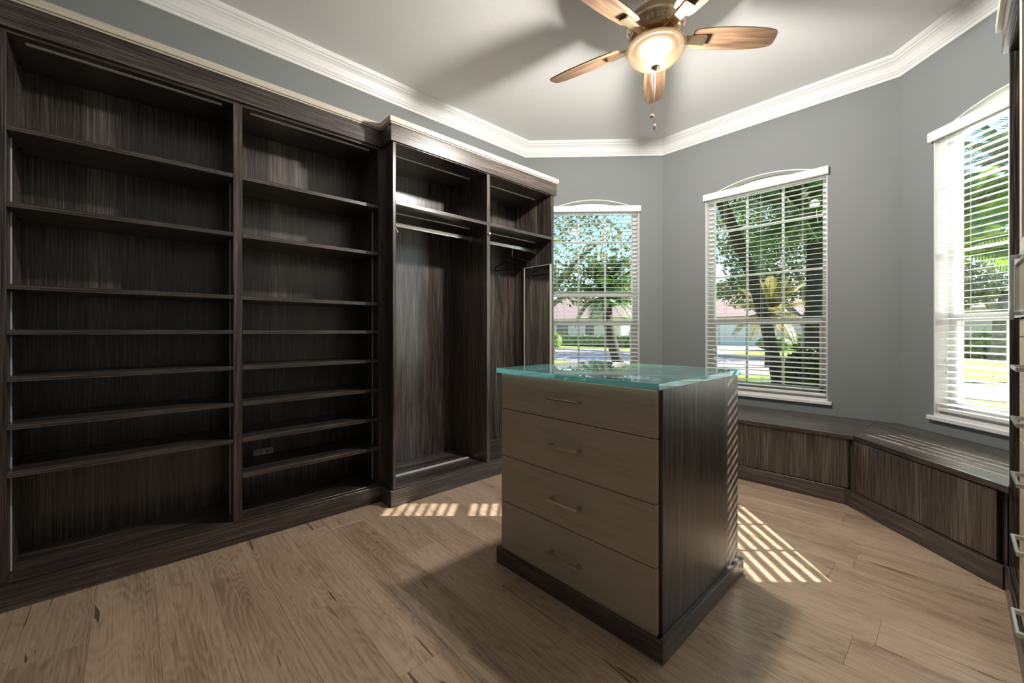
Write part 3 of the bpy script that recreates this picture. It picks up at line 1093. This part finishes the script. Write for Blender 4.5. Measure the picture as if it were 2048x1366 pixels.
# ------------------------------------------------------------------ ceiling fan
FX, FY = -1.150, 2.176
fan = thing('ceiling_fan', (FX, FY, ZC), 'bronze ceiling fan with five wooden blades and a lit opal bowl', 'ceiling fan')
c0 = (FX, FY, 0)
MB().lathe([(0, 3.05), (0.072, 3.05), (0.074, 3.035), (0.066, 3.005), (0.045, 2.985), (0.022, 2.978), (0, 2.978)], c0).build('canopy', BRASS, fan)
MB().tube([(FX, FY, 2.99), (FX, FY, 2.93)], 0.0135, 16).build('down_rod', BRASS, fan)
mh = MB().lathe([(0, 2.945), (0.035, 2.945), (0.050, 2.938), (0.075, 2.922), (0.115, 2.900), (0.146, 2.872), (0.160, 2.845), (0.160, 2.822), (0.152, 2.812), (0.150, 2.806),
                 (0.138, 2.778), (0.132, 2.774), (0.112, 2.765), (0.075, 2.760), (0.06, 2.752), (0.058, 2.735), (0, 2.735)], c0, 56).build('motor_housing', BRASS, fan)
# raised band windows round the lower part of the housing
vw = None
for k in range(20):
    a = 2 * math.pi * k / 20
    if vw is None:
        m = MB()
        m.box(-0.002, 0.003, -0.013, 0.013, -0.011, 0.011, 0.001)
        vw = m.build('vent_plate', CREAM[2])
        vw.parent = mh
    o = vw if k == 0 else clone(vw, mh, (0, 0, 0))
    o.location = Vector((0.1455 * math.cos(a), 0.1455 * math.sin(a), 2.793)) + Vector((FX, FY, 0)) - Vector((FX, FY, ZC))
    o.rotation_euler = (0, math.radians(23), a)
vw.data.materials.clear()
vw.data.materials.append(BRASS)
ang_F = math.atan2(FW.y, FW.x)
def blade_mesh():
    m = MB()
    outline = [(0.205, -0.048), (0.235, -0.060), (0.32, -0.069), (0.42, -0.072), (0.52, -0.070), (0.60, -0.064), (0.652, -0.054), (0.668, -0.040), (0.676, -0.010), (0.678, 0.026), (0.672, 0.040), (0.655, 0.050),
               (0.60, 0.061), (0.52, 0.068), (0.42, 0.071), (0.32, 0.069), (0.235, 0.060), (0.205, 0.048)]
    m.prism(outline, -0.0035, 0.0035, bev=0.001)
    return m
bl = ir = None
for k in range(5):
    phi = math.radians(18.1 + 72 * k)
    wa = ang_F - phi
    if bl is None:
        bl = blade_mesh().build('blade', BLADE)
        m = MB()
        m.box(0.065, 0.135, -0.020, 0.020, -0.006, 0.006, 0.002)
        m.prism([(0.12, -0.021), (0.15, -0.024), (0.275, -0.030), (0.283, -0.026), (0.283, 0.026), (0.275, 0.030), (0.15, 0.024), (0.12, 0.021)], -0.016, -0.0034, bev=0.0015)
        ir = m.build('blade_bracket', BRASS)
        bl.parent = fan
        ir.parent = bl
        o, p = bl, ir
    else:
        o = clone(bl, fan, (0, 0, 0))
        p = clone(ir, o, (0, 0, 0))
    o.location = (0, 0, 2.762 - ZC)
    # local +y of the blade is towards decreasing phi; raise the phi+ edge
    o.rotation_euler = (Matrix.Rotation(wa, 3, 'Z') @ Matrix.Rotation(math.radians(-13), 3, 'X')).to_euler()
# light kit
MB().lathe([(0.045, 2.74), (0.048, 2.73), (0.07, 2.724), (0.130, 2.719), (0.137, 2.708), (0.130, 2.708), (0.0, 2.709)], c0).build('light_collar', BRASS, fan)
glow_cover = MB().lathe([(0.0, 2.7075), (0.136, 2.7070), (0.136, 2.7062), (0.0, 2.7062)], c0).build('dark_glow_cover', GLOWCOVER, fan)  # added dark disc, keeps the lamp-lit pan from glowing through the bowl
bw = MB().lathe([(0.148, 2.712), (0.158, 2.712), (0.163, 2.706), (0.163, 2.699), (0.157, 2.694), (0.156, 2.688), (0.150, 2.672), (0.135, 2.650), (0.112, 2.630), (0.082, 2.615), (0.045, 2.605), (0.0, 2.602),
                 (0.0, 2.606), (0.045, 2.609), (0.08, 2.619), (0.11, 2.634), (0.132, 2.653), (0.146, 2.674), (0.150, 2.692), (0.148, 2.712)], c0, 64).build('glass_bowl', BOWL, fan)
MB().lathe([(0.0, 2.605), (0.024, 2.604), (0.026, 2.600), (0.022, 2.594), (0.010, 2.588), (0.009, 2.583), (0, 2.581)], c0, 24).build('finial', BRASS, fan)
for k, (dx, zb, fob) in enumerate(((-0.008, 2.345, 0), (0.006, 2.292, 1))):
    px = FX + RT.x * dx + FW.x * 0.03
    py = FY + RT.y * dx + FW.y * 0.03
    m = MB()
    m.tube([(px, py, 2.605), (px, py, zb)], 0.0014, 6)
    ch = m.build('pull_chain', BRASS, fan)
    m = MB()
    if fob == 0:
        m.lathe([(0, 0.010), (0.008, 0.009), (0.013, 0.003), (0.013, -0.003), (0.008, -0.009), (0, -0.010)], (px, py, zb - .008), 14)
    else:
        m.lathe([(0, 0.0), (0.006, -0.001), (0.009, -0.008), (0.009, -0.024), (0.006, -0.030), (0, -0.031)], (px, py, zb), 14)
    m.build('chain_fob', BRASS, ch)
lamp_d = bpy.data.lights.new('fan_bulb', 'POINT')
lamp_d.energy = 230
lamp_d.color = (1.0, 0.94, 0.87)
lamp_d.shadow_soft_size = 0.05
lamp_o = bpy.data.objects.new('fan_bulb', lamp_d)
lamp_o.location = (FX, FY, 2.655)
COL.objects.link(lamp_o)
#OUTDOORS
# ------------------------------------------------------------------ outdoors
GZ = -0.20
def px(x, d, z=GZ):
    """a spot at view depth d in the direction of photo column x"""
    v = FW * d + RT * ((x - 1024.0) / 820.0 * d)
    return Vector((v.x, v.y, z))

gr = MB().prism([(-150, 4.35), (120, 4.35), (120, 160), (-150, 160)], GZ - 0.5, GZ).build('ground', GRASS)
gr['kind'] = 'structure'
g2 = MB().prism([(1.4, -60), (120, -60), (120, 4.35), (1.4, 4.35)], GZ - 0.5, GZ).build('ground_side', GRASS)
g2['kind'] = 'structure'
def strip(name, poly, z, mat, th=0.05):
    o = MB().prism(poly, GZ - .02, z).build(name, mat)
    o['kind'] = 'structure'
    return o
strip('road', [(-80, 15.0), (-22, 15.6), (-13, 14.6), (-9.0, 13.4), (-4.6, 14.0), (-2.2, 13.6), (0.0, 12.0), (2.0, 11.4), (9, 10.4), (40, 9), (40, 13.5), (9, 13.6), (2.0, 14.5), (-1.0, 16.2), (-4.0, 20.5), (-8, 22.0), (-16, 22.6), (-80, 22.6)], GZ + 0.012, ROAD)
strip('kerb', [(-80, 22.6), (-16, 22.6), (-8, 22.0), (-4.0, 20.5), (-3.9, 20.75), (-8, 22.3), (-16, 22.9), (-80, 22.9)], GZ + 0.10, ROAD)
strip('driveway', [(-14.5, 22.3), (-9.0, 22.2), (-10.0, 40), (-15.5, 40)], GZ + 0.010, ROAD)

def leaf_quads(m_bm, centre, n, rx, ry, rz, size, r, shell=0.35):
    for _ in range(n):
        while True:
            v = Vector((r.uniform(-1, 1), r.uniform(-1, 1), r.uniform(-1, 1)))
            if shell < v.length <= 1: break
        c = Vector(centre) + Vector((v.x * rx, v.y * ry, v.z * rz))
        s = size * r.uniform(0.6, 1.3)
        a = Vector((r.uniform(-1, 1), r.uniform(-1, 1), r.uniform(-1, 1))).normalized()
        b = a.cross(Vector((r.uniform(-1, 1), r.uniform(-1, 1), r.uniform(-1, 1)))).normalized()
        vs_ = [m_bm.verts.new(c - a * s), m_bm.verts.new(c + b * s * .5), m_bm.verts.new(c + a * s), m_bm.verts.new(c - b * s * .5)]
        m_bm.faces.new(vs_)

def broad_tree(name, base, h_trunk, blobs, n, size, label, group=None, mat=LEAF, bark=BARKG, tr=0.22, branches=(), seed=1):
    r = random.Random(seed)
    t = thing(name, base, label, 'tree', group)
    m = MB()
    top = base + Vector((0.1, 0.0, h_trunk))
    m.tube([base - Vector((0, 0, .1)), base + Vector((0.03, 0, h_trunk * .35)), base + Vector((0.0, .05, h_trunk * .7)), top], [tr * 1.25, tr, tr * .85, tr * .6], 12)
    trk = m.build('trunk', bark, t)
    for b in branches:
        m = MB()
        p = base + Vector((0, 0, h_trunk * b[0]))
        e = base + Vector(b[1])
        mid = (p + e) / 2 + Vector((0, 0, 0.3))
        m.tube([p, mid, e], [tr * .6, tr * .42, tr * .18], 8)
        m.build('branch', bark, t)
    m = MB()
    for (o, rx, ry, rz, w) in blobs:
        leaf_quads(m.bm, base + Vector(o), int(n * w), rx, ry, rz, size, r)
    m.build('crown', mat, t)
    return t

def frond_mesh(length, droop, n, leaf, seed=0, width=0.018):
    r = random.Random(seed)
    m = MB()
    pts = []
    for i in range(9):
        s = i / 8
        pts.append(Vector((length * s * (1 - .12 * droop * s), 0, length * (0.22 * s - droop * 0.55 * s * s))))
    m.tube(pts, [0.018 * (1 - .8 * i / 8) + .003 for i in range(9)], 5)
    for i in range(n):
        s = 0.12 + 0.88 * i / (n - 1)
        f = s * 8
        k = min(int(f), 7)
        p = pts[k].lerp(pts[k + 1], f - k)
        t = (pts[k + 1] - pts[k]).normalized()
        L = leaf * (math.sin(math.pi * (0.12 + 0.82 * s)) ** .7) * r.uniform(.85, 1.1)
        for sd in (-1, 1):
            d = (t * 0.55 + Vector((0, sd * 1.0, 0.12)) ).normalized()
            dr = Vector((0, 0, -0.35 * L))
            w = t * width
            a = [m.bm.verts.new(p - w), m.bm.verts.new(p + w), m.bm.verts.new(p + d * L * .6 + w * .9 + dr * .25), m.bm.verts.new(p + d * L + dr), m.bm.verts.new(p + d * L * .6 - w * .9 + dr * .25)]
            m.bm.faces.new(a)
    return m

def palm(base, top, rad, n, length, label, mat=FROND, leaf=0.42, seed=0, group='palms outside the windows', bark=BARK, dead=0, bend=0.25):
    r = random.Random(seed)
    t = thing('palm_tree', base, label, 'palm', group)
    m = MB()
    P = []
    for i in range(7):
        s = i / 6
        q = base.lerp(top, s)
        side = (top - base)
        side.z = 0
        q = q - side * bend * math.sin(math.pi * s) * 0.5 + Vector((0, 0, 0))
        P.append(q)
    P[0].z -= 0.1
    m.tube(P, [rad * (1.15 if i == 0 else 1.0 - .02 * i) for i in range(7)], 10)
    m.build('trunk', bark, t)
    protos = []
    for k in range(3):
        o = frond_mesh(length, 0.55 + .35 * k, 34, leaf, seed * 7 + k).build('frond', mat)
        o.parent = t
        protos.append(o)
    used = set()
    for i in range(n):
        k = 0 if i < n * .35 else (1 if i < n * .7 else 2)
        o = protos[k] if k not in used else clone(protos[k], t, (0, 0, 0))
        used.add(k)
        o.location = top - base
        a = i * 2.39996 + r.uniform(-.2, .2)
        el = (60 if k == 0 else 28 if k == 1 else -6) + r.uniform(-12, 12)
        o.rotation_euler = (r.uniform(-.25, .25), -math.radians(el), a)
    return t

# houses across the road
def house(base, w, d, hw, hr, label, wins, doors=(), roofc=ROOF):
    t = thing('house', base, label, 'house')
    x, y = base.x, base.y
    bx('wall', STUCCO, t, x - w / 2, x + w / 2, y, y + d, GZ - .05, GZ + hw)
    m = MB()
    b = bmesh.new()
    e = 0.6
    v = [b.verts.new(p) for p in ((x - w / 2 - e, y - e, GZ + hw - .05), (x + w / 2 + e, y - e, GZ + hw - .05), (x + w / 2 + e, y + d + e, GZ + hw - .05), (x - w / 2 - e, y + d + e, GZ + hw - .05), (x - w / 2 + d / 2, y + d / 2, GZ + hw + hr), (x + w / 2 - d / 2, y + d / 2, GZ + hw + hr))]
    for f in ((0, 1, 5, 4), (1, 2, 5), (2, 3, 4, 5), (3, 0, 4), (3, 2, 1, 0)):
        b.faces.new([v[i] for i in f])
    m.merge(b)
    m.build('roof', roofc, t)
    for (u, z, ww, hh) in wins:
        f = bx('window', WHITE, t, x + u - ww / 2 - .08, x + u + ww / 2 + .08, y - .06, y, GZ + z - .08, GZ + z + hh + .08)
        bx('pane', DARKWIN, f, x + u - ww / 2, x + u + ww / 2, y - .09, y - .05, GZ + z, GZ + z + hh)
    for (u, ww, hh) in doors:
        bx('garage_door', WHITE, t, x + u - ww / 2, x + u + ww / 2, y - .05, y, GZ, GZ + hh)
    return t
house(Vector((-35.0, 38.0, GZ)), 22, 10, 2.9, 3.0, 'cream house with rose tile roof seen past the palm in the left bay window', [(-6, .9, 1.6, 1.3), (-2, .9, 1.6, 1.3), (3, .9, 1.8, 1.3), (7, .9, 1.2, 1.3)])
house(Vector((-11.5, 44.0, GZ)), 20, 10, 2.9, 2.6, 'cream house with wide white garage door behind the driveway', [(4.5, .9, 1.6, 1.3), (7.5, .9, 1.4, 1.3)], [(-2.2, 5.0, 2.3)])
house(Vector((6.0, 42.0, GZ)), 11, 9, 3.0, 2.4, 'cream house behind the clipped hedge and the grey oak trunk', [(-3.2, .8, 1.0, 1.5), (0.5, .8, 1.4, 1.5)])

# hedges and shrubs
def hedge(c, L, D, H, n, label, mat=HEDGEM, seed=3, rot=0.0, name='hedge', size=.13):
    r = random.Random(seed)
    t = thing(name, c, label, 'hedge' if name == 'hedge' else 'shrub')
    m = MB()
    b = bmesh.new()
    bmesh.ops.create_icosphere(b, subdivisions=3, radius=1)
    for v in b.verts:
        q = v.co
        k = max(abs(q.x), abs(q.y), abs(q.z))
        box = q / k
        v.co = q.lerp(box, 0.7 if name == 'hedge' else 0.15)
        v.co = Vector((v.co.x * L / 2, v.co.y * D / 2, (v.co.z + 1) * H / 2 * (1.0 + r.uniform(-.04, .04))))
    m.merge(b)
    for _ in range(n):
        u = Vector((r.uniform(-1, 1), r.uniform(-1, 1), r.uniform(0, 1)))
        ax = r.choice((0, 1, 2, 1))
        if ax == 0: u.x = r.choice((-1, 1))
        if ax == 1: u.y = -1 if r.random() < .8 else 1
        if ax == 2: u.z = 1
        p = Vector((u.x * L / 2 * .97, u.y * D / 2 * .97, u.z * H * .97))
        if name != 'hedge':
            q = Vector((u.x, u.y, u.z * 2 - 1)).normalized()
            p = Vector((q.x * L / 2, q.y * D / 2, (q.z + 1) * H / 2))
        s = size * r.uniform(.6, 1.3)
        a = Vector((r.uniform(-1, 1), r.uniform(-1, 1), r.uniform(-.5, 1))).normalized()
        bb = a.cross(Vector((r.uniform(-1, 1), r.uniform(-1, 1), r.uniform(-1, 1)))).normalized()
        m.bm.faces.new([m.bm.verts.new(p - bb * s * .4), m.bm.verts.new(p + a * s), m.bm.verts.new(p + bb * s * .4)])
    M = Matrix.Translation(c) @ Matrix.Rotation(rot, 4, 'Z')
    m.build('foliage', mat, t, M)
    return t
hedge(Vector((-26, 31.0, GZ)), 22, 1.2, 1.0, 4200, 'long clipped hedge across the road seen in the left bay window', seed=3)
hedge(Vector((-17.6, 34.0, GZ)), 6, 1.6, 1.3, 1600, 'clipped hedge left of the driveway seen past the leaning palm', seed=4)
hedge(px(1548, 29.0), 2.2, 1.6, 0.95, 900, 'low rounded shrub beside the driveway, left of its neighbour', seed=5, name='shrub')
hedge(px(1604, 29.5), 2.6, 1.8, 1.15, 1000, 'larger rounded pale shrub beside the driveway, right of its neighbour', seed=6, name='shrub')
hedge(px(1975, 20.5), 4.6, 1.0, 1.0, 1800, 'dark clipped hedge beside the grey oak trunk', seed=7)
hedge(px(1978, 23.5), 1.6, 1.4, 1.4, 700, 'round green shrub behind the clipped hedge', seed=8, name='shrub')
hedge(px(1112, 33.0), 0.9, 0.9, 1.15, 500, 'small bright yellow-green shrub in front of the long hedge', mat=FRONDB, seed=9, name='shrub')
hedge(px(1620, 7.9), 0.85, 0.8, 0.95, 2600, 'dark leafy bush at the foot of the thick palm', mat=BUSHM, seed=10, name='shrub', size=.10)

# palms and trees
pb, pt = px(1562, 8.8), px(1428, 8.8, 4.25)
palm(pb, pt, 0.125, 26, 2.3, 'leaning palm with a slim dark trunk crossing the middle window', seed=1, leaf=0.50)
palm(px(1628, 8.6), px(1634, 8.6, 3.55), 0.19, 26, 2.2, 'upright palm with a thick dark trunk and a bush at its foot', seed=2, leaf=0.5)
palm(px(1240, 15.0), px(1213, 15.0, 2.35), 0.20, 28, 1.7, 'short palm with a dark bent trunk seen in the left bay window', seed=3, leaf=0.40, bend=-0.5)
palm(px(1540, 15.0), px(1540, 15.0, 1.75), 0.17, 24, 1.55, 'small palm with yellowing fronds in front of the driveway', mat=FRONDY, seed=4, leaf=0.34)
palm(px(1900, 5.2), px(1902, 5.2, 2.1), 0.10, 18, 1.25, 'low palm with bright green fronds outside the right bay window', mat=FRONDB, seed=5, leaf=0.36)
palm(px(2062, 10.5), px(2055, 10.5, 5.2), 0.16, 22, 2.4, 'tall dark palm high behind the right bay window', seed=6, leaf=0.5)

broad_tree('shade_tree', px(1080, 17.0), 3.4, [((1.0, .4, 4.6), 3.4, 2.6, 2.0, .5), ((2.2, 1.0, 3.2), 2.2, 2.0, 1.1, .25), ((.2, 0, 6.6), 3.2, 2.6, 1.6, .25)], 5200, 0.10,
           'feathery tree with sparse pale leaves filling the left bay window', branches=[(.6, (1.6, .6, 4.0)), (.7, (2.6, 1.0, 5.0)), (.8, (-.8, .2, 5.4)), (.6, (2.3, 1.2, 3.3))], seed=11)
broad_tree('oak_tree', px(1618, 21.0), 3.0, [((0, 0, 5.4), 4.2, 3.0, 2.4, .45), ((-2.2, -.4, 3.6), 2.0, 1.8, 1.2, .12), ((-2.6, 0, 7.6), 4.4, 3.0, 2.6, .43)], 9500, 0.15,
           'spreading oak with forked grey branches behind the middle window', branches=[(.5, (-2.3, -.5, 3.9)), (.55, (1.5, .4, 4.2)), (.85, (-.9, .3, 5.2))], seed=12, tr=0.34)
broad_tree('oak_tree', px(2006, 19.0), 3.2, [((0, 0, 5.0), 3.2, 2.8, 2.1, .7), ((-1.5, -.5, 3.4), 1.6, 1.6, 1.0, .3)], 4200, 0.14,
           'broad oak with a thick grey trunk behind the right bay window', branches=[(.6, (-1.4, -.4, 4.0)), (.65, (1.4, .5, 4.4))], seed=13, tr=0.38)
broad_tree('background_tree', px(1462, 68.0), 3.0, [((0, 0, 6.0), 7.0, 5.0, 4.0, 1.0)], 2600, 0.42, 'round tree behind the house with the garage door', seed=14, tr=0.3)
broad_tree('background_tree', px(1228, 78.0), 3.0, [((0, 0, 6.5), 8.5, 5.0, 4.5, 1.0)], 2600, 0.45, 'round tree behind the rose roof in the left bay window', seed=15, tr=0.3)
broad_tree('sun_blocking_tree', FW * 4.05 + RT * 7.4 + Vector((0, 0, GZ)), 3.6, [((0, 0, 5.25), 1.15, 1.15, 1.9, 1.0)], 5200, 0.13,  # out-of-view tree, added to shade the middle window from the sun
           'unseen dense tree added to keep direct sun off the middle window', seed=16, tr=0.13, mat=FROND)
